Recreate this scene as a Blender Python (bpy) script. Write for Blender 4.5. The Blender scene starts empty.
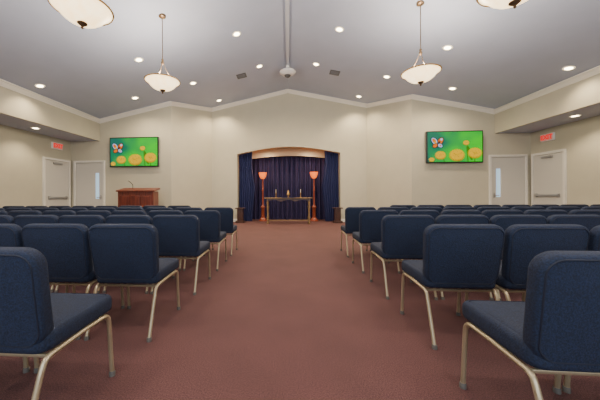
import bpy, bmesh, math, random
from mathutils import Vector, Matrix
random.seed(4)
C = bpy.context.scene.collection

# ---------------------------------------------------------------- materials
def mat(name, col, rough=0.6, metal=0.0, noise=0.0, nscale=20.0, bump=0.0, emit=None, estr=0.0, sheen=0.0, col2=None):
    m = bpy.data.materials.new(name); m.use_nodes = True
    nt = m.node_tree; b = nt.nodes['Principled BSDF']
    b.inputs['Base Color'].default_value = (*col, 1)
    b.inputs['Roughness'].default_value = rough
    b.inputs['Metallic'].default_value = metal
    if sheen: b.inputs['Sheen Weight'].default_value = sheen
    if emit:
        b.inputs['Emission Color'].default_value = (*emit, 1)
        b.inputs['Emission Strength'].default_value = estr
    if noise > 0 or bump > 0:
        tc = nt.nodes.new('ShaderNodeTexCoord')
        n = nt.nodes.new('ShaderNodeTexNoise'); n.inputs['Scale'].default_value = nscale
        n.inputs['Detail'].default_value = 4
        nt.links.new(tc.outputs['Object'], n.inputs['Vector'])
        if noise > 0:
            r = nt.nodes.new('ShaderNodeValToRGB')
            c2 = col2 or tuple(min(1, c*(1+noise)) for c in col)
            c1 = tuple(c*(1-noise) for c in col)
            r.color_ramp.elements[0].position = .35; r.color_ramp.elements[1].position = .65
            r.color_ramp.elements[0].color = (*c1, 1); r.color_ramp.elements[1].color = (*c2, 1)
            nt.links.new(n.outputs['Fac'], r.inputs['Fac'])
            nt.links.new(r.outputs['Color'], b.inputs['Base Color'])
        if bump > 0:
            bp = nt.nodes.new('ShaderNodeBump'); bp.inputs['Strength'].default_value = bump
            bp.inputs['Distance'].default_value = .01
            nt.links.new(n.outputs['Fac'], bp.inputs['Height'])
            nt.links.new(bp.outputs['Normal'], b.inputs['Normal'])
    return m

M_wall = mat('wall_paint', (.48,.45,.345), .75, noise=.02, nscale=3)
M_ceil = mat('ceiling_paint', (.43,.475,.60), .8, noise=.02, nscale=2)
M_trim = mat('trim_paint', (.75,.72,.64), .5)
M_fab = mat('navy_fabric', (.0056,.0135,.038), .85, noise=.45, nscale=150, bump=.3)
M_pipe = mat('navy_piping', (.004,.008,.022), .7)
M_metal = mat('champagne_metal', (.45,.37,.24), .33, .6)
M_cap = mat('rubber_cap', (.10,.09,.08), .7)
M_black = mat('black_plastic', (.008,.008,.009), .3)
M_door = mat('door_paint', (.52,.50,.45), .5)
M_dframe = mat('door_frame_paint', (.66,.64,.58), .45)
M_chrome = mat('satin_steel', (.4,.4,.4), .3, .9)
M_bronze = mat('dark_bronze', (.14,.09,.05), .4, .7)
M_gold = mat('brass', (.40,.24,.08), .35, .8)
M_lampred = mat('red_lacquer', (.22,.045,.02), .35)
M_dwood = mat('dark_wood', (.05,.018,.010), .4, noise=.3, nscale=14)
M_cream = mat('gilt_paint', (.24,.15,.065), .45, .3)
M_tan = mat('tan_board', (.60,.46,.30), .6)
def bowlmat():
    m = mat('alabaster_glass', (.8,.65,.42), .4); nt=m.node_tree; b=nt.nodes['Principled BSDF']
    tc=nt.nodes.new('ShaderNodeTexCoord'); n=nt.nodes.new('ShaderNodeTexNoise'); n.inputs['Scale'].default_value=7; n.inputs['Detail'].default_value=5; n.inputs['Distortion'].default_value=1.5
    nt.links.new(tc.outputs['Object'],n.inputs['Vector'])
    r=nt.nodes.new('ShaderNodeValToRGB'); r.color_ramp.elements[0].position=.3; r.color_ramp.elements[1].position=.7
    r.color_ramp.elements[0].color=(1,.66,.30,1); r.color_ramp.elements[1].color=(1,.82,.50,1)
    nt.links.new(n.outputs['Fac'],r.inputs['Fac']); nt.links.new(r.outputs['Color'],b.inputs['Emission Color']); b.inputs['Emission Strength'].default_value=3.6
    return m
M_bowl = bowlmat()
M_can = mat('lamp_lens', (1,.9,.7), .4, emit=(1,.80,.45), estr=24)
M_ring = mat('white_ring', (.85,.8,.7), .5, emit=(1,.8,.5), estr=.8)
M_ridge = mat('ridge_paint', (.52,.54,.6), .5)
M_red = mat('red_glass_shade', (.6,.14,.02), .4, emit=(1,.17,.015), estr=1.5)
M_cur = mat('dark_curtain', (.024,.018,.075), .8, noise=.2, nscale=30)
M_drape = mat('blue_drape', (.013,.019,.09), .75, noise=.2, nscale=30)
M_glass = mat('door_glass', (.35,.5,.6), .15, emit=(.45,.65,.85), estr=.8)
M_vent = mat('vent_dark', (.09,.09,.09), .6)
M_vent2 = mat('vent_slat', (.2,.2,.21), .6)
M_sign = mat('sign_face', (.6,.36,.32), .5, emit=(1,.2,.15), estr=.15)
M_signr = mat('sign_red', (.6,.0,.005), .5, emit=(1,.01,.01), estr=.8)
M_white = mat('white_plastic', (.78,.78,.77), .4)
M_wax = mat('wax', (.85,.78,.6), .5)

def wood():
    m = bpy.data.materials.new('mahogany_wood'); m.use_nodes = True
    nt = m.node_tree; b = nt.nodes['Principled BSDF']; b.inputs['Roughness'].default_value = .35
    tc = nt.nodes.new('ShaderNodeTexCoord'); mp = nt.nodes.new('ShaderNodeMapping')
    mp.inputs['Scale'].default_value = (14, 14, 1.2)
    n = nt.nodes.new('ShaderNodeTexNoise'); n.inputs['Scale'].default_value = 2.5; n.inputs['Detail'].default_value = 6
    r = nt.nodes.new('ShaderNodeValToRGB')
    r.color_ramp.elements[0].color = (.075,.012,.006,1); r.color_ramp.elements[1].color = (.19,.038,.016,1)
    r.color_ramp.elements[0].position = .3; r.color_ramp.elements[1].position = .7
    nt.links.new(tc.outputs['Object'], mp.inputs['Vector']); nt.links.new(mp.outputs['Vector'], n.inputs['Vector'])
    nt.links.new(n.outputs['Fac'], r.inputs['Fac']); nt.links.new(r.outputs['Color'], b.inputs['Base Color'])
    return m
M_wood = wood()

def carpet():
    m = bpy.data.materials.new('burgundy_carpet'); m.use_nodes = True
    nt = m.node_tree; b = nt.nodes['Principled BSDF']; b.inputs['Roughness'].default_value = .95
    tc = nt.nodes.new('ShaderNodeTexCoord')
    def noise(s, d=3):
        n = nt.nodes.new('ShaderNodeTexNoise'); n.inputs['Scale'].default_value = s; n.inputs['Detail'].default_value = d
        nt.links.new(tc.outputs['Object'], n.inputs['Vector']); return n
    a = noise(150, 4); a.inputs['Roughness'].default_value=.65; c = noise(2.0, 4)
    r = nt.nodes.new('ShaderNodeValToRGB')
    r.color_ramp.elements[0].position = .36; r.color_ramp.elements[1].position = .64
    r.color_ramp.elements[0].color = (.042,.0145,.0145,1); r.color_ramp.elements[1].color = (.146,.058,.054,1)
    nt.links.new(a.outputs['Fac'], r.inputs['Fac'])
    r2 = nt.nodes.new('ShaderNodeValToRGB')
    r2.color_ramp.elements[0].position=.3; r2.color_ramp.elements[1].position=.7
    r2.color_ramp.elements[0].color = (.86,.86,.86,1); r2.color_ramp.elements[1].color = (1.08,1.08,1.08,1)
    nt.links.new(c.outputs['Fac'], r2.inputs['Fac'])
    mx = nt.nodes.new('ShaderNodeMix'); mx.data_type = 'RGBA'; mx.blend_type = 'MULTIPLY'; mx.inputs[0].default_value = 1
    nt.links.new(r.outputs['Color'], mx.inputs[6]); nt.links.new(r2.outputs['Color'], mx.inputs[7])
    nt.links.new(mx.outputs[2], b.inputs['Base Color'])
    bp = nt.nodes.new('ShaderNodeBump'); bp.inputs['Strength'].default_value = .35; bp.inputs['Distance'].default_value = .005
    nt.links.new(a.outputs['Fac'], bp.inputs['Height']); nt.links.new(bp.outputs['Normal'], b.inputs['Normal'])
    return m
M_carpet = carpet()

# ---------------------------------------------------------------- mesh helpers
class MB:
    """mesh builder collecting pieces of ONE part"""
    def __init__(s): s.v=[]; s.f=[]; s.mi=[]
    def add(s, vs, fs, mi=0):
        o=len(s.v); s.v += [tuple(v) for v in vs]; s.f += [tuple(i+o for i in f) for f in fs]; s.mi += [mi]*len(fs); return s
    def box(s, c, d, mi=0):
        x,y,z=c; a,b,h=d[0]/2,d[1]/2,d[2]/2
        vs=[(x+i*a,y+j*b,z+k*h) for i in(-1,1) for j in(-1,1) for k in(-1,1)]
        return s.add(vs,[(0,1,3,2),(4,6,7,5),(0,4,5,1),(2,3,7,6),(0,2,6,4),(1,5,7,3)],mi)
    def lathe(s, prof, n=24, c=(0,0,0), mi=0, cap=True):
        vs=[];fs=[]
        for r,z in prof:
            for i in range(n):
                a=2*math.pi*i/n; vs.append((c[0]+r*math.cos(a),c[1]+r*math.sin(a),c[2]+z))
        for k in range(len(prof)-1):
            for i in range(n):
                j=(i+1)%n; fs.append((k*n+i,k*n+j,(k+1)*n+j,(k+1)*n+i))
        if cap:
            fs.append(tuple(range(n-1,-1,-1))); fs.append(tuple((len(prof)-1)*n+i for i in range(n)))
        return s.add(vs,fs,mi)
    def tube(s, pts, r, n=8, mi=0, ry=None):
        pts=[Vector(p) for p in pts]; vs=[];fs=[]
        prev=None
        for k,p in enumerate(pts):
            t=(pts[min(k+1,len(pts)-1)]-pts[max(k-1,0)]).normalized()
            ref=prev if prev else (Vector((1,0,0)) if abs(t.x)<.9 else Vector((0,0,1)))
            u=(ref-t*ref.dot(t)).normalized(); w=t.cross(u); prev=u
            for i in range(n):
                a=2*math.pi*i/n; vs.append(p+u*r*math.cos(a)+w*(ry or r)*math.sin(a))
        for k in range(len(pts)-1):
            for i in range(n):
                j=(i+1)%n; fs.append((k*n+i,k*n+j,(k+1)*n+j,(k+1)*n+i))
        fs.append(tuple(range(n-1,-1,-1))); fs.append(tuple((len(pts)-1)*n+i for i in range(n)))
        return s.add(vs,fs,mi)
    def prism(s, poly, d, mi=0):
        n=len(poly); p=[Vector(q) for q in poly]; d=Vector(d)
        vs=p+[q+d for q in p]; fs=[tuple(range(n)),tuple(range(2*n-1,n-1,-1))]
        for i in range(n):
            j=(i+1)%n; fs.append((i,i+n,j+n,j))
        return s.add(vs,fs,mi)
    def make(s, name, mats, smooth=False, bevel=0, loc=None, parent=None, **props):
        me=bpy.data.meshes.new(name); me.from_pydata(s.v,[],s.f); me.update()
        bm=bmesh.new(); bm.from_mesh(me); bmesh.ops.recalc_face_normals(bm,faces=bm.faces[:]); bm.to_mesh(me); bm.free()
        if not isinstance(mats,(list,tuple)): mats=[mats]
        for m in mats: me.materials.append(m)
        for p,i in zip(me.polygons,s.mi): p.material_index=i
        if smooth:
            for p in me.polygons: p.use_smooth = len(p.vertices)<=4
            try: me.set_sharp_from_angle(angle=math.radians(45))
            except Exception: pass
        ob=bpy.data.objects.new(name,me); C.objects.link(ob)
        if loc: ob.location=loc
        if bevel:
            b=ob.modifiers.new('bevel','BEVEL'); b.width=bevel; b.segments=2; b.limit_method='ANGLE'
        if parent: ob.parent=parent
        for k,v in props.items(): ob[k]=v
        return ob

def fillet(pts, r, n=5):
    pts=[Vector(p) for p in pts]; out=[pts[0]]
    for i in range(1,len(pts)-1):
        a,b,c=pts[i-1],pts[i],pts[i+1]
        d1=(a-b).normalized(); d2=(c-b).normalized()
        rr=min(r,(a-b).length*.45,(c-b).length*.45)
        p1=b+d1*rr; p2=b+d2*rr
        for k in range(n+1):
            t=k/n; out.append(p1*(1-t)**2+b*2*t*(1-t)+p2*t*t)
    out.append(pts[-1]); return out

def rrect(w,h,rc,n=6):
    out=[]
    rc=max(rc,.002)
    for cx,cy,a0 in ((w/2-rc,h/2-rc,0),(-w/2+rc,h/2-rc,90),(-w/2+rc,-h/2+rc,180),(w/2-rc,-h/2+rc,270)):
        for k in range(n+1):
            a=math.radians(a0+90*k/n); out.append((cx+rc*math.cos(a),cy+rc*math.sin(a)))
    return out

def slab(mb, w,h,t,rc,re,crown_a,crown_b,xf,mi=0):
    rings=[]
    def ring(ins,n,sc=1,cr=0):
        o=rrect(w-2*ins,h-2*ins,rc-ins*.8)
        return [(x*sc,y*sc,n+cr) for x,y in o]
    caps=[.0,.3,.6,.85]
    for s_ in caps[1:]:
        rings.append(ring(re,-t/2,s_,-crown_a*(1-s_**2)))
    rings.append(ring(re,-t/2))
    rings.append(ring(re*.8,-t/2+.006))      # seam groove
    for k in range(0,5):
        a=math.radians(90*k/4); 
        rings.append(ring(re*.72*(1-math.sin(a)),-t/2+re*.9*(1-math.cos(a))))
    for k in range(4,-1,-1):
        a=math.radians(90*k/4)
        rings.append(ring(re*.72*(1-math.sin(a)),t/2-re*.9*(1-math.cos(a))))
    rings.append(ring(re*.8,t/2-.006))
    rings.append(ring(re,t/2))
    for s_ in caps[:0:-1]:
        rings.append(ring(re,t/2,s_,crown_b*(1-s_**2)))
    n=len(rings[0]); vs=[];fs=[]
    for r in rings: vs+= [xf(*p) for p in r]
    for k in range(len(rings)-1):
        for i in range(n):
            j=(i+1)%n; fs.append((k*n+i,k*n+j,(k+1)*n+j,(k+1)*n+i))
    a=len(vs); vs.append(xf(0,0,-t/2-crown_a)); vs.append(xf(0,0,t/2+crown_b))
    L=(len(rings)-1)*n
    for i in range(n):
        j=(i+1)%n; fs.append((a,j,i)); fs.append((a+1,L+i,L+j))
    mb.add(vs,fs,mi)

def empty(name, loc=(0,0,0), rotz=0, **props):
    e=bpy.data.objects.new(name,None); e.empty_display_size=.1; C.objects.link(e)
    e.location=loc; e.rotation_euler=(0,0,rotz)
    for k,v in props.items(): e[k]=v
    return e

def clone_thing(root, loc, rotz=None, label=None):
    kids=[o for o in bpy.data.objects if o.parent==root]
    r=root.copy(); C.objects.link(r); r.location=loc
    if rotz is not None: r.rotation_euler=(0,0,rotz)
    if label: r['label']=label
    for k in kids:
        c=k.copy(); C.objects.link(c); c.parent=r
        for g in [o for o in bpy.data.objects if o.parent==k]:
            gc=g.copy(); C.objects.link(gc); gc.parent=c
    return r

# ---------------------------------------------------------------- room
RIDGE=5.13; SL=.217; B=10.7; TW=9.2; SX=6.56; SW=7.64; SZ=2.97; YR=-4.0
def cz(x): return RIDGE-SL*abs(x)
S=dict(kind='structure')
MB().box((0,4.1,-.05),(15.6,16.4,.1)).make('floor',M_carpet,**S)
m=MB()
for s in(-1,1):
    m.prism([(0,YR,cz(0)),(s*SX,YR,cz(SX)),(s*SX,YR,cz(SX)+.1),(0,YR,cz(0)+.1)],(0,B+.1-YR,0))
    m.box((s*(SX+.06+SW+.1)/2,(YR+TW)/2,SZ+.05),(SW+.1-SX-.06,TW-YR,.1))
m.make('ceiling',M_ceil,**S)
for s,n in((-1,'left'),(1,'right')):
    MB().box((s*(SX+.03),(YR+TW)/2,(SZ+cz(SX))/2),(.06,TW-YR,cz(SX)-SZ)).make('wall_soffit_'+n,M_wall,**S)
    MB().box((s*(SW+.05),(YR+TW)/2,SZ/2),(.1,TW-YR,SZ)).make('wall_'+n,M_wall,**S)
    MB().prism([(s*4,TW,0),(s*(SW+.1),TW,0),(s*(SW+.1),TW,SZ),(s*SX,TW,SZ),(s*SX,TW,cz(SX)),(s*4,TW,cz(4))],(0,.1,0)).make('wall_front_'+n,M_wall,**S)
    m=MB(); p=[(s*3,B,0),(s*4,TW,0),(s*4,TW,cz(4)),(s*3,B,cz(3))]
    m.prism(p,(s*.08,.05,0)); m.make('wall_angled_'+n,M_wall,**S)
MB().box((0,YR-.05,2.5),(15.5,.1,5.4)).make('wall_rear',M_wall,**S)
OW=2.0
def oz(x): return 2.66+.26*math.cos(min(1,abs(x)/OW)*math.pi/2)
m=MB(); xs=[-OW+2*OW*i/32 for i in range(33)]
m.prism([(-3,B,0),(-OW,B,0),(-OW,B,cz(OW)),(-3,B,cz(3))],(0,.10,0))
m.prism([(3,B,0),(OW,B,0),(OW,B,cz(OW)),(3,B,cz(3))],(0,.10,0))
for a,b in zip(xs,xs[1:]):
    m.prism([(a,B,oz(a)),(b,B,oz(b)),(b,B,cz(b)),(a,B,cz(a))],(0,.10,0))
m.make('wall_back',M_wall,**S)
m=MB()
m.box((-OW-.05,B+.85,1.5),(.1,1.4,3.0)); m.box((OW+.05,B+.85,1.5),(.1,1.4,3.0)); m.box((0,B+1.5,1.5),(4,.1,3.0)); m.box((0,B+.83,3.03),(4.2,1.35,.06))
m.make('wall_niche',M_wall,**S)
PROF=[(0,0),(.10,0),(.10,-.025),(.07,-.04),(.035,-.095),(.02,-.10),(.02,-.13),(0,-.13)]
tn=[0]
def run(p1,p2,nrm,prof=PROF,name='trim',mt=M_trim,ext=.03):
    p1=Vector(p1);p2=Vector(p2);d=(p2-p1).normalized(); p1=p1-d*ext; p2=p2+d*ext
    nrm=Vector(nrm).normalized()
    poly=[p1+nrm*a+Vector((0,0,b)) for a,b in prof]
    if name=='trim': tn[0]+=1; name='trim_%d'%tn[0]
    return MB().prism(poly,p2-p1).make(name,mt,**S)
for s in(-1,1):
    run((0,B,cz(0)),(s*3,B,cz(3)),(0,-1,0))
    run((s*3,B,cz(3)),(s*4,TW,cz(4)),(-s*1.5,-1,0))
    run((s*4,TW,cz(4)),(s*SX,TW,cz(SX)),(0,-1,0))
    run((s*SX,YR,cz(SX)),(s*SX,TW,cz(SX)),(-s,0,0),ext=0)
BP=[(0,0),(.018,0),(.018,.09),(.008,.12),(0,.12)]
for s,n in((-1,'left'),(1,'right')):
    run((s*OW,B,0),(s*3,B,0),(0,-1,0),BP,'baseboard_back_'+n,ext=0)
    run((s*3,B,0),(s*4,TW,0),(-s*1.5,-1,0),BP,'baseboard_angled_'+n,ext=0)
    run((s*4,TW,0),(s*6.33,TW,0),(0,-1,0),BP,'baseboard_front_'+n,ext=0)
    run((s*SW,YR,0),(s*SW,7.98,0),(-s,0,0),BP,'baseboard_'+n,ext=0)
MB().box((0,(YR+8.6)/2,RIDGE-.03),(.09,8.6-YR,.06)).make('trim_ridge',M_ridge,**S)
m=MB(); x2=[-1.95+3.9*i/24 for i in range(25)]
f=lambda x: 2.52+.16*math.cos(min(1,abs(x)/2)*math.pi/2)
for a,b in zip(x2,x2[1:]):
    m.prism([(a,B+.82,f(a)),(b,B+.82,f(b)),(b,B+.82,2.99),(a,B+.82,2.99)],(0,.03,0))
m.make('trim_arch',M_tan,**S)

# ---------------------------------------------------------------- doors
dn=[0]
def door(loc, rot, w, slit=None, bar=False):
    dn[0]+=1
    e=empty('door_%d'%dn[0],loc,rot,kind='structure')
    H=2.28; f=.07
    m=MB(); m.prism([(-w/2,0,0),(-w/2,0,H),(w/2,0,H),(w/2,0,0),(w/2-f,0,0),(w/2-f,0,H-f),(-w/2+f,0,H-f),(-w/2+f,0,0)],(0,-.06,0))
    m.make('door_frame',M_dframe,bevel=.008,parent=e)
    pw=w-2*f-.01; m=MB()
    if slit:
        sx=slit*(pw/2-.2); sw=.14; z0,z1=.95,1.85
        l=-pw/2; r=pw/2
        a0=sx-sw/2; a1=sx+sw/2; t=H-f-.01
        m.box(((l+a0)/2,-.022,t/2),(a0-l,.04,t)); m.box(((r+a1)/2,-.022,t/2),(r-a1,.04,t))
        m.box((sx,-.022,z0/2),(sw,.04,z0)); m.box((sx,-.022,(z1+t)/2),(sw,.04,t-z1))
        MB().box((sx,-.015,(z0+z1)/2),(sw,.012,z1-z0)).make('door_window',M_glass,parent=e)
    else:
        t=H-f-.01; m.box((0,-.022,t/2),(pw,.04,t))
    m.make('door_panel',M_door,parent=e)
    m=MB()
    if bar:
        m.box((0,-.075,1.0),(pw*.8,.05,.06)); m.box((-pw*.38,-.06,1.0),(.06,.06,.1)); m.box((pw*.38,-.06,1.0),(.06,.06,.1))
        m.make('push_bar',M_chrome,bevel=.006,parent=e)
        MB().box((0,-.05,2.12),(.34,.05,.06)).make('door_closer',M_chrome,parent=e)
    else:
        hx=(-1 if (slit or 1)>0 else 1)*-(pw/2-.07)
        m.tube([(hx,-.04,1.0),(hx,-.10,1.0),(hx-math.copysign(.11,hx),-.10,1.0)],.012); m.box((hx,-.045,1.0),(.05,.01,.16))
        m.make('door_handle',M_chrome,smooth=True,parent=e)
    return e
door((6.93,TW,0),0,1.14,slit=-1)
door((-6.93,TW,0),0,1.14,slit=1)
door((SW,8.60,0),-math.pi/2,1.06,bar=True)
door((-SW,8.60,0),math.pi/2,1.06,bar=True)

# ---------------------------------------------------------------- exit signs
def text_mesh(s,size,name,mt,parent,loc,rot,ext=.004):
    cu=bpy.data.curves.new(name,'FONT'); cu.body=s; cu.size=size; cu.extrude=ext; cu.align_x='CENTER'; cu.align_y='CENTER'; cu.offset=.006
    o=bpy.data.objects.new(name+'_tmp',cu); C.objects.link(o); bpy.context.view_layer.update()
    dg=bpy.context.evaluated_depsgraph_get(); me=bpy.data.meshes.new_from_object(o.evaluated_get(dg)); 
    bpy.data.objects.remove(o); me.materials.clear(); me.materials.append(mt); me.name=name
    ob=bpy.data.objects.new(name,me); C.objects.link(ob); ob.parent=parent; ob.location=loc; ob.rotation_euler=rot; return ob
for s in(-1,1):
    e=empty('exit_sign',(s*SW,8.6,2.70),-s*math.pi/2,label='lit exit sign with red letters mounted above the side door',category='exit sign',group='exit signs')
    MB().box((0,-.03,0),(.40,.06,.21)).make('housing',M_white,bevel=.008,parent=e)
    MB().box((0,-.062,0),(.37,.006,.18)).make('face',M_sign,parent=e)
    text_mesh('EXIT',.18,'lettering',M_signr,e,(0,-.068,0),(math.pi/2,0,0))

# ---------------------------------------------------------------- televisions
def emat(n,c,s=1.0):
    m=bpy.data.materials.new(n); m.use_nodes=True; nt=m.node_tree; b=nt.nodes['Principled BSDF']
    b.inputs['Base Color'].default_value=(*[x*.1 for x in c],1); b.inputs['Roughness'].default_value=.3
    b.inputs['Emission Color'].default_value=(*c,1); b.inputs['Emission Strength'].default_value=s; return m
def screen_bg():
    m=emat('screen_green',(.05,.6,.05),1.1); nt=m.node_tree; b=nt.nodes['Principled BSDF']
    tc=nt.nodes.new('ShaderNodeTexCoord'); n=nt.nodes.new('ShaderNodeTexNoise'); n.inputs['Scale'].default_value=1.6; n.inputs['Detail'].default_value=1
    nt.links.new(tc.outputs['Object'],n.inputs['Vector'])
    sp=nt.nodes.new('ShaderNodeSeparateXYZ'); nt.links.new(tc.outputs['Object'],sp.inputs[0])
    mr=nt.nodes.new('ShaderNodeMath'); mr.operation='MULTIPLY_ADD'; mr.inputs[1].default_value=.22; 
    nt.links.new(sp.outputs['X'],mr.inputs[0]); nt.links.new(n.outputs['Fac'],mr.inputs[2])
    r=nt.nodes.new('ShaderNodeValToRGB'); r.color_ramp.elements[0].position=.28; r.color_ramp.elements[1].position=.72
    r.color_ramp.elements[0].color=(.0,.10,.10,1); r.color_ramp.elements[1].color=(.015,.62,.0,1)
    e=r.color_ramp.elements.new(.48); e.color=(.0,.33,.05,1)
    nt.links.new(mr.outputs[0],r.inputs['Fac']); nt.links.new(r.outputs['Color'],b.inputs['Emission Color'])
    return m
SM=[screen_bg(),emat('screen_yellow',(1,.58,.0),.85),emat('screen_orange',(1,.20,.0),.8),emat('screen_stem',(.06,.28,.0),.7),emat('screen_dark',(.01,.015,.05),.4),emat('screen_pale',(.45,.65,1),.9),emat('screen_gold',(.75,.36,.0),.7)]
def tv(x):
    e=empty('television',(x,TW-.035,2.55),0,label='wall-mounted flat television showing butterfly and yellow flowers',category='television',group='wall televisions')
    W,H=1.73,1.02
    MB().box((0,.02,0),(.5,.03,.4)).make('wall_bracket',M_black,parent=e)
    MB().box((0,-.03,0),(W,.07,H)).make('television_casing',M_black,bevel=.01,parent=e)
    m=MB(); w,h=W-.07,H-.07; y=-.067
    m.box((0,y,0),(w,.006,h),0); lay=[y-.004]
    def poly(pts,mi):
        lay[0]-=.0002; m.add([(px,lay[0],pz) for px,pz in pts],[tuple(range(len(pts)))],mi)
    def ell(cx,cz_,rx,rz,mi,rot=0,n=20,jag=0):
        pts=[]
        for i in range(n):
            a=2*math.pi*i/n; k=1-(jag if i%2 else 0); px=rx*k*math.cos(a); pz=rz*k*math.sin(a)
            X=cx+px*math.cos(rot)-pz*math.sin(rot); Z=cz_+px*math.sin(rot)+pz*math.cos(rot)
            pts.append((X,max(-h/2,min(h/2,Z))))
        poly(pts,mi)
    def stem(x0,x1,z1): poly([(x0-.015,-h/2),(x0+.015,-h/2),(x1+.012,z1),(x1-.012,z1)],3)
    stem(-.32,-.36,-.3); stem(.12,.1,-.3); stem(.6,.62,-.25); stem(.40,.36,.0)
    ell(.45,-.2,.05,.25,3,rot=.3)
    rr=random.Random(9)
    for cx,cz_,r in((-.44,-.26,.19),(.06,-.26,.27),(.60,-.20,.24),(-.72,-.40,.10),(.33,.12,.11)):
        ell(cx,cz_-r*.16,r*.96,r*.66,6,n=52,jag=.25); ell(cx,cz_+r*.02,r,r*.70,1,n=52,jag=.3); ell(cx,cz_+r*.2,r*.8,r*.56,1,n=44,jag=.3)
        for q in range(26):
            a=rr.uniform(0,6.28); d=rr.uniform(.1,.85)
            ell(cx+r*d*math.cos(a),cz_+r*.08+r*.6*d*math.sin(a),r*.08,r*.022,6,rot=a,n=6)
    bx,bz=-.54,.06; q=.70
    def E(dx,dz,rx,rz,mi,rot): ell(bx+dx*q,bz+dz*q,rx*q,rz*q,mi,rot=rot)
    E(.12,.17,.20,.13,4,1.0); E(.12,.17,.17,.10,2,1.0); E(.17,.25,.06,.05,5,1.0); E(.08,.12,.06,.03,4,1.0)
    E(-.13,.17,.22,.14,4,2.2); E(-.13,.17,.19,.11,5,2.2); E(-.15,.19,.12,.07,2,2.2); E(-.09,.12,.07,.04,1,2.2)
    E(.11,-.03,.14,.10,4,-.5); E(.11,-.03,.11,.075,5,-.5); E(-.11,-.03,.14,.10,4,.5); E(-.11,-.03,.11,.075,2,.5)
    E(.12,-.03,.05,.03,2,-.5); E(0,.03,.022,.16,4,0)
    m.make('television_screen',SM,parent=e)
tv(5.28); tv(-5.28)

# ---------------------------------------------------------------- recessed lights
WARM=(1,.79,.53)
def spot(loc,e,ang=140,rad=.06,col=WARM,blend=.9):
    l=bpy.data.lights.new('can_light','SPOT'); l.energy=e; l.spot_size=math.radians(ang); l.spot_blend=blend; l.shadow_soft_size=rad; l.color=col
    o=bpy.data.objects.new('can_light',l); C.objects.link(o); o.location=loc; return o
first=None
cans=[(s*x,y) for y,xl in((6.45,(1.2,3.6,6.15)),(8.28,(.85,2.9,4.75)),(10.08,(2.55,))) for x in xl for s in(-1,1)]
cans=[(x,y,None) for x,y in cans]+[(s*7.1,y,SZ) for y in(7.3,) for s in(-1,1)]
for x,y,z in cans:
    flat = z is not None
    zz = z if flat else cz(x)
    ang = 0 if flat else math.atan(SL)*(1 if x>0 else -1)
    if first is None:
        e=empty('recessed_light',(0,0,0)); 
        MB().lathe([(.070,0),(.070,-.006),(.095,-.008),(.105,0)],28,cap=False).make('trim_ring',M_ring,smooth=True,parent=e)
        MB().lathe([(.073,-.001),(.073,-.004)],28).make('lamp_lens',M_can,parent=e)
        first=e
    else: e=clone_thing(first,(0,0,0))
    e.location=(x,y,zz); e.rotation_euler=(0,ang,0)
    e['label']='round recessed ceiling light with white trim ring'+(' under the side soffit' if flat else ' in the sloped ceiling'); e['category']='ceiling light'; e['group']='recessed ceiling lights'
    en = 75 if flat else (115 if y<7 else ((290 if abs(x)<3 else 170) if y<9 else 240))
    spot((x,y,zz-.03),en,ang=155 if 8<y<9 else 125, blend=.7)
for y in(4.6,2.7,.8,-1.2):
    for x in(-6.1,-3.6,-1.2,1.2,3.6,6.1): spot((x,y,cz(x)-.03),60)
for s in(-1,1):
    for y in(4.9,2.5): spot((s*7.1,y,SZ-.03),60)

# ---------------------------------------------------------------- pendants
def pendant(x,y):
    top=cz(x); rim=3.31
    e=empty('pendant_light',(x,y,top),0,label='alabaster glass bowl pendant with bronze rod and arms',category='pendant light',group='bowl pendant lights')
    MB().lathe([(.005,-.05),(.03,-.05),(.065,-.03),(.07,.02)],20).make('canopy',M_bronze,smooth=True,parent=e)
    hub=rim+.36-top
    m=MB(); m.lathe([(.008,-.04),(.008,hub+.08),(.024,hub+.06),(.018,hub+.03),(.03,hub),(.02,hub-.03),(.004,hub-.05)],14)
    m.make('rod',M_bronze,smooth=True,parent=e)
    for k in range(3):
        m=MB(); a=2*math.pi*k/3+.5; ca,sa=math.cos(a),math.sin(a)
        m.tube([(r*ca,r*sa,hub+z) for r,z in((.01,0),(.04,-.07),(.08,-.16),(.14,-.26),(.23,-.33),(.29,-.355),(.325,-.355))],.006)
        m.make('arm',M_bronze,smooth=True,parent=e)
    z0=rim-top
    prof=[(.03,-.185),(.10,-.175),(.17,-.145),(.225,-.10),(.265,-.05),(.30,-.018),(.33,-.0),(.32,.004),(.29,-.012),(.255,-.045),(.215,-.09),(.165,-.133),(.10,-.162),(.03,-.17)]
    MB().lathe(prof,40,(0,0,z0),cap=False).make('glass_bowl',M_bowl,smooth=True,parent=e)
    MB().lathe([(.318,-.012),(.332,-.014),(.338,-.004),(.332,.006),(.318,.004)],40,(0,0,z0),cap=False).make('rim_band',M_gold,smooth=True,parent=e)
    MB().lathe([(.003,-.255),(.016,-.24),(.012,-.225),(.03,-.21),(.055,-.19),(.055,-.175)],18,(0,0,z0)).make('finial',M_bronze,smooth=True,parent=e)
    return e
def plamp(x,y,e=185):
    l=bpy.data.lights.new('pendant_bulb','POINT'); l.energy=e; l.shadow_soft_size=.15; l.color=(1,.88,.74)
    o=bpy.data.objects.new('pendant_bulb',l); C.objects.link(o); o.location=(x,y,3.36)
for y in(5.27,3.15):
    for s in(-1,1): pendant(s*2.46,y); plamp(s*2.46,y)
for y in(1.0,-1.1):
    for s in(-1,1): plamp(s*2.46,y,95)

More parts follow.
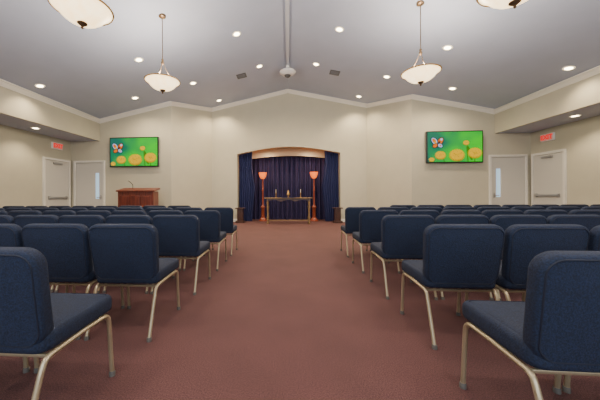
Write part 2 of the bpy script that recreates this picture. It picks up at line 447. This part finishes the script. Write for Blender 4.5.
# ---------------------------------------------------------------- ceiling vents & ridge fixture
for x in(-1.45,1.45):
    m=MB(); m.box((0,0,-.006),(.30,.30,.012))
    for k in range(5): m.box((0,-.10+.05*k,-.016),(.25,.012,.012),1)
    o=m.make('air_vent',[M_vent,M_vent2],loc=(x,8.6,cz(x)),label='dark square air vent with slats in the ceiling',category='air vent',group='ceiling vents')
    o.rotation_euler=(0,math.atan(SL)*(1 if x>0 else -1),0)
e=empty('ceiling_fixture',(0,8.6,RIDGE-.05),0,label='round white domed fixture on the ceiling ridge',category='ceiling speaker')  # domed ridge unit, its use not identified
MB().lathe([(.05,.05),(.05,-.15)],16).make('stem',M_white,parent=e,smooth=True)
MB().lathe([(.05,-.13),(.20,-.15),(.25,-.19),(.25,-.22),(.19,-.27),(.10,-.30)],28).make('housing',M_white,parent=e,smooth=True)
MB().lathe([(.10,-.30),(.08,-.34),(.04,-.365),(.005,-.37)],20).make('dome',M_vent,parent=e,smooth=True)

# ---------------------------------------------------------------- chairs
ch=empty('stacking_chair',(0,0,0),0,label='navy upholstered stacking chair with champagne metal frame',category='chair',group='rows of navy chairs')
m=MB()
def xs_(u,v,n):
    y=v+.015; z=.434+n-.012*(v<-.0)*abs(v)/.24
    if v>.12: z-=.22*(v-.12)**2*6*.3
    return (u,y,z)
slab(m,.50,.48,.095,.06,.035,.0,.012,xs_); m.make('seat',M_fab,smooth=True,parent=ch)
m=MB(); TL=math.radians(9)
def xb_(u,v,n):
    w=u*(1-.02*max(0,v)/.23-.10*max(0,-v)/.22)
    n2=n + .28*u*u
    y=-.235-(v*math.sin(TL))+n2*math.cos(TL)
    z=.619+v*math.cos(TL)+n2*math.sin(TL)
    return (w,y,z)
BT=.064
slab(m,.53,.44,BT,.075,.022,.004,.006,xb_); m.make('backrest',M_fab,smooth=True,parent=ch)
for nn in(-BT/2+.001,BT/2-.001):
    o=rrect(.53-.036,.44-.036,.060); pts=[xb_(x,y,nn) for x,y in o]; pts.append(pts[0])
    MB().tube(pts,.0042,6).make('piping',M_pipe,smooth=True,parent=ch)
for s in(-1,1):
    X=s*.235
    m=MB(); m.tube(fillet([(X,.235,.012),(X,.205,.372),(X,.02,.372)],.05),.0125)
    m.make('front_leg',M_metal,smooth=True,parent=ch)
    m=MB(); m.tube(fillet([(X,.02,.372),(X,-.20,.36),(X,-.225,.30),(X,-.315,.012)],.06),.0125)
    m.make('rear_leg',M_metal,smooth=True,parent=ch)
    m=MB(); m.tube(fillet([(X*.88,-.10,.37),(X*.88,-.19,.375),(X*.88,-.20,.52)],.04),.011); m.make('back_support',M_metal,smooth=True,parent=ch)
    for yy in(.235,-.315):
        MB().lathe([(.017,0),(.017,.024),(.014,.028)],12,(X,yy,0)).make('foot_cap',M_cap,smooth=True,parent=ch)
for p,r in(((.19,.366),.010),((-.17,.352),.010)):
    MB().tube([(-.235,*p),(.235,*p)],r).make('crossbar',M_metal,smooth=True,parent=ch)
rows=[(1.32,2,-.045,-.055),(2.24,3,-.02,0),(3.16,5,0,0),(4.08,7,0,0),(5.00,9,0,0),(5.92,10,0,0)]
firstc=True
for ri,(y,n,dl,dr) in enumerate(rows):
    for s in(-1,1):
        for k in range(n):
            if ri==5 and k<2: continue
            x=s*(1.225+.535*k)+(dl if s<0 else dr); r=math.radians(random.uniform(-1.2,1.2))
            yy=y+random.uniform(-.012,.012)
            if firstc: ch.location=(x,yy,0); ch.rotation_euler=(0,0,r); firstc=False
            else: clone_thing(ch,(x,yy,0),r)

# ---------------------------------------------------------------- stage: curtains
def pleats(m,x0,x1,y,z0,ztop,amp,npl,segs=6,gather=None,mi=0):
    N=npl*segs; zs=[0,.12,.3,.5,.7,.85,1]
    vs=[];fs=[]
    for j,t in enumerate(zs):
        for i in range(N+1):
            x=x0+(x1-x0)*i/N; z1=ztop(x); ph=i/segs*2*math.pi
            xx=x
            if gather: xx=gather(x,t)
            vs.append((xx,y+amp*math.sin(ph)*(1.0-.35*t)+amp*.3*math.sin(ph*.37+t*2),z0+(z1-z0)*t))
    W=N+1
    for j in range(len(zs)-1):
        for i in range(N): fs.append((j*W+i,j*W+i+1,(j+1)*W+i+1,(j+1)*W+i))
    m.add(vs,fs,mi)
m=MB(); pleats(m,-1.96,1.96,B+1.1,.01,lambda x:2.85,.095,20)
e=m.make('stage_curtain',M_cur,smooth=True,label='dark navy pleated backdrop curtain hanging behind the altar table',category='curtain')
for s in(-1,1):
    m=MB(); a,b=(s*1.30,s*1.97)
    pleats(m,min(a,b),max(a,b),B+.24,.01,lambda x:oz(x)-.01,.05,7,gather=lambda x,t,s=s: s*1.97-(s*1.97-x)*(1-.22*math.sin(math.pi*max(0,1-abs(t-.45)*1.2))))
    m.make('side_drape',M_drape,smooth=True,label='blue pleated side drape hanging in the arched alcove',category='curtain',group='alcove side drapes')

# torchiere lamps
for s in(-1,1):
    e=empty('floor_lamp',(s*1.03,B+.42,0),0,label='tall torchiere floor lamp with glowing red glass shade',category='floor lamp',group='torchiere lamps')
    MB().lathe([(.17,0),(.17,.03),(.13,.05),(.12,.10),(.07,.14),(.06,.5),(.09,.54),(.09,.58),(.05,.62),(.04,.66)],24).make('lamp_base',M_lampred,smooth=True,parent=e)
    MB().lathe([(.036,.64),(.032,1.2),(.048,1.24),(.032,1.28),(.030,1.70),(.05,1.74)],16).make('lamp_pole',M_lampred,smooth=True,parent=e)
    MB().lathe([(.04,1.70),(.085,1.73),(.12,1.79),(.145,1.87),(.165,1.96),(.157,1.96),(.137,1.88),(.11,1.80),(.08,1.75),(.04,1.72)],28,cap=False).make('lamp_shade',M_red,smooth=True,parent=e)
    l=bpy.data.lights.new('torch_bulb','POINT'); l.energy=12; l.shadow_soft_size=.05; l.color=(1,.5,.25)
    o=bpy.data.objects.new('torch_bulb',l); C.objects.link(o); o.location=(s*1.03,B+.42,2.08)
for x in(-.8,.8):
    o=spot((x,B+.40,2.93),42,165,.05,col=(1,.84,.6))
# altar table
e=empty('altar_table',(0,10.1,0),0,label='gilt altar table with turned legs and low stretcher',category='table')
MB().box((0,0,.935),(1.74,.50,.03)).make('table_top',M_cream,bevel=.010,parent=e)
m=MB(); n_=20; poly=[(-.78,-.22,.92),(.78,-.22,.92)]+[(.78-1.56*i/n_,-.22,.80+.07*abs(math.sin(3*math.pi*i/n_))) for i in range(n_+1)]
m.prism(poly,(0,.03,0)); m.make('apron',M_dwood,parent=e)
for a in(-1,1):
    for b in(-1,1):
        MB().lathe([(.030,0),(.040,.03),(.020,.08),(.019,.12),(.042,.22),(.020,.30),(.017,.5),(.038,.62),(.018,.68),(.034,.74),(.030,.92)],16,(a*.75,b*.19,0)).make('leg',M_cream,smooth=True,parent=e)
for a in(-1,1):
    MB().box((a*.75,0,.12),(.03,.38,.03)).make('stretcher',M_cream,parent=e)
MB().box((0,0,.12),(1.5,.04,.03)).make('stretcher',M_cream,parent=e)
MB().box((0,0,.9525),(.5,.52,.005)).make('table_runner',M_drape,parent=e)
def cstick(x,h):
    e=empty('candlestick',(x,10.1,.95),0,label='brass candlestick holding a white candle on the altar table',category='candlestick',group='altar candlesticks')
    MB().lathe([(.04,0),(.045,.012),(.015,.03),(.010,.06),(.018,.09),(.010,.12),(.010,h-.04),(.024,h-.02),(.024,h)],18).make('stick',M_gold,smooth=True,parent=e)
    MB().lathe([(.010,h),(.010,h+.12),(.003,h+.125)],12).make('candle',M_wax,smooth=True,parent=e)
cstick(-.45,.18); cstick(.45,.18)
e=empty('urn',(0,10.1,.955),0,label='small gilt urn on the altar table',category='urn')
MB().lathe([(.04,0),(.045,.012),(.02,.025),(.025,.05),(.06,.10),(.064,.14),(.04,.18),(.036,.20)],24).make('urn_body',M_gold,smooth=True,parent=e)
MB().lathe([(.044,.20),(.04,.215),(.012,.24),(.016,.26),(.003,.275)],24).make('urn_lid',M_gold,smooth=True,parent=e)
for s in(-1,1):
    e=empty('pedestal_stand',(s*1.83,10.42,0),0,label='dark wooden pedestal stand beside the alcove',category='stand',group='pedestal stands')
    MB().box((0,0,.55),(.36,.30,.04)).make('stand_top',M_dwood,bevel=.008,parent=e)
    MB().box((0,0,.30),(.22,.2,.46)).make('stand_body',M_dwood,bevel=.01,parent=e)
    MB().box((0,0,.035),(.34,.28,.07)).make('stand_base',M_dwood,bevel=.01,parent=e)
# ---------------------------------------------------------------- lectern
e=empty('lectern',(-4.63,8.25,0),math.radians(8),label='wide mahogany lectern with raised panels',category='lectern')
MB().box((0,0,.64),(1.04,.48,1.08)).make('lectern_body',M_wood,bevel=.01,parent=e)
MB().box((0,0,.05),(1.12,.56,.10)).make('plinth',M_wood,bevel=.01,parent=e)
m=MB(); m.prism([(-.56,-.29,1.17),(-.56,.28,1.24),(-.56,.28,1.30),(-.56,-.29,1.21)],(1.12,0,0)); m.make('lectern_top',M_wood,bevel=.008,parent=e)
for k in range(3):
    cx=-.33+.33*k
    MB().box((cx,-.255,.62),(.26,.03,.86)).make('raised_panel',M_wood,bevel=.014,parent=e)
m=MB(); m.tube(fillet([(-.22,.1,1.24),(-.22,.1,1.40),(-.26,-.02,1.48),(-.285,-.07,1.505)],.05),.009)
m.make('microphone',M_black,smooth=True,parent=e)

# ---------------------------------------------------------------- added cool fill light behind the camera, no window there
l=bpy.data.lights.new('rear_fill_light','AREA'); l.shape='RECTANGLE'; l.size=9; l.size_y=2.4; l.energy=300; l.color=(.70,.84,1)
o=bpy.data.objects.new('rear_fill_light',l); C.objects.link(o); o.location=(0,-3.8,2.2); o.rotation_euler=(math.radians(93),0,0)
w=bpy.data.worlds.new('world'); bpy.context.scene.world=w; w.use_nodes=True
w.node_tree.nodes['Background'].inputs[0].default_value=(.5,.55,.65,1); w.node_tree.nodes['Background'].inputs[1].default_value=.3

# ---------------------------------------------------------------- camera
cam=bpy.data.cameras.new('camera'); co=bpy.data.objects.new('camera',cam); C.objects.link(co)
cam.sensor_width=36; cam.lens=16.5; cam.shift_x=.05; cam.shift_y=-5/600; cam.clip_start=.02
co.matrix_world=Matrix.Translation((0,0,1.05))@Matrix.Rotation(math.radians(3.8),4,'Z')@Matrix.Rotation(math.radians(90),4,'X')@Matrix.Rotation(math.radians(-.3),4,'Z')
bpy.context.scene.camera=co
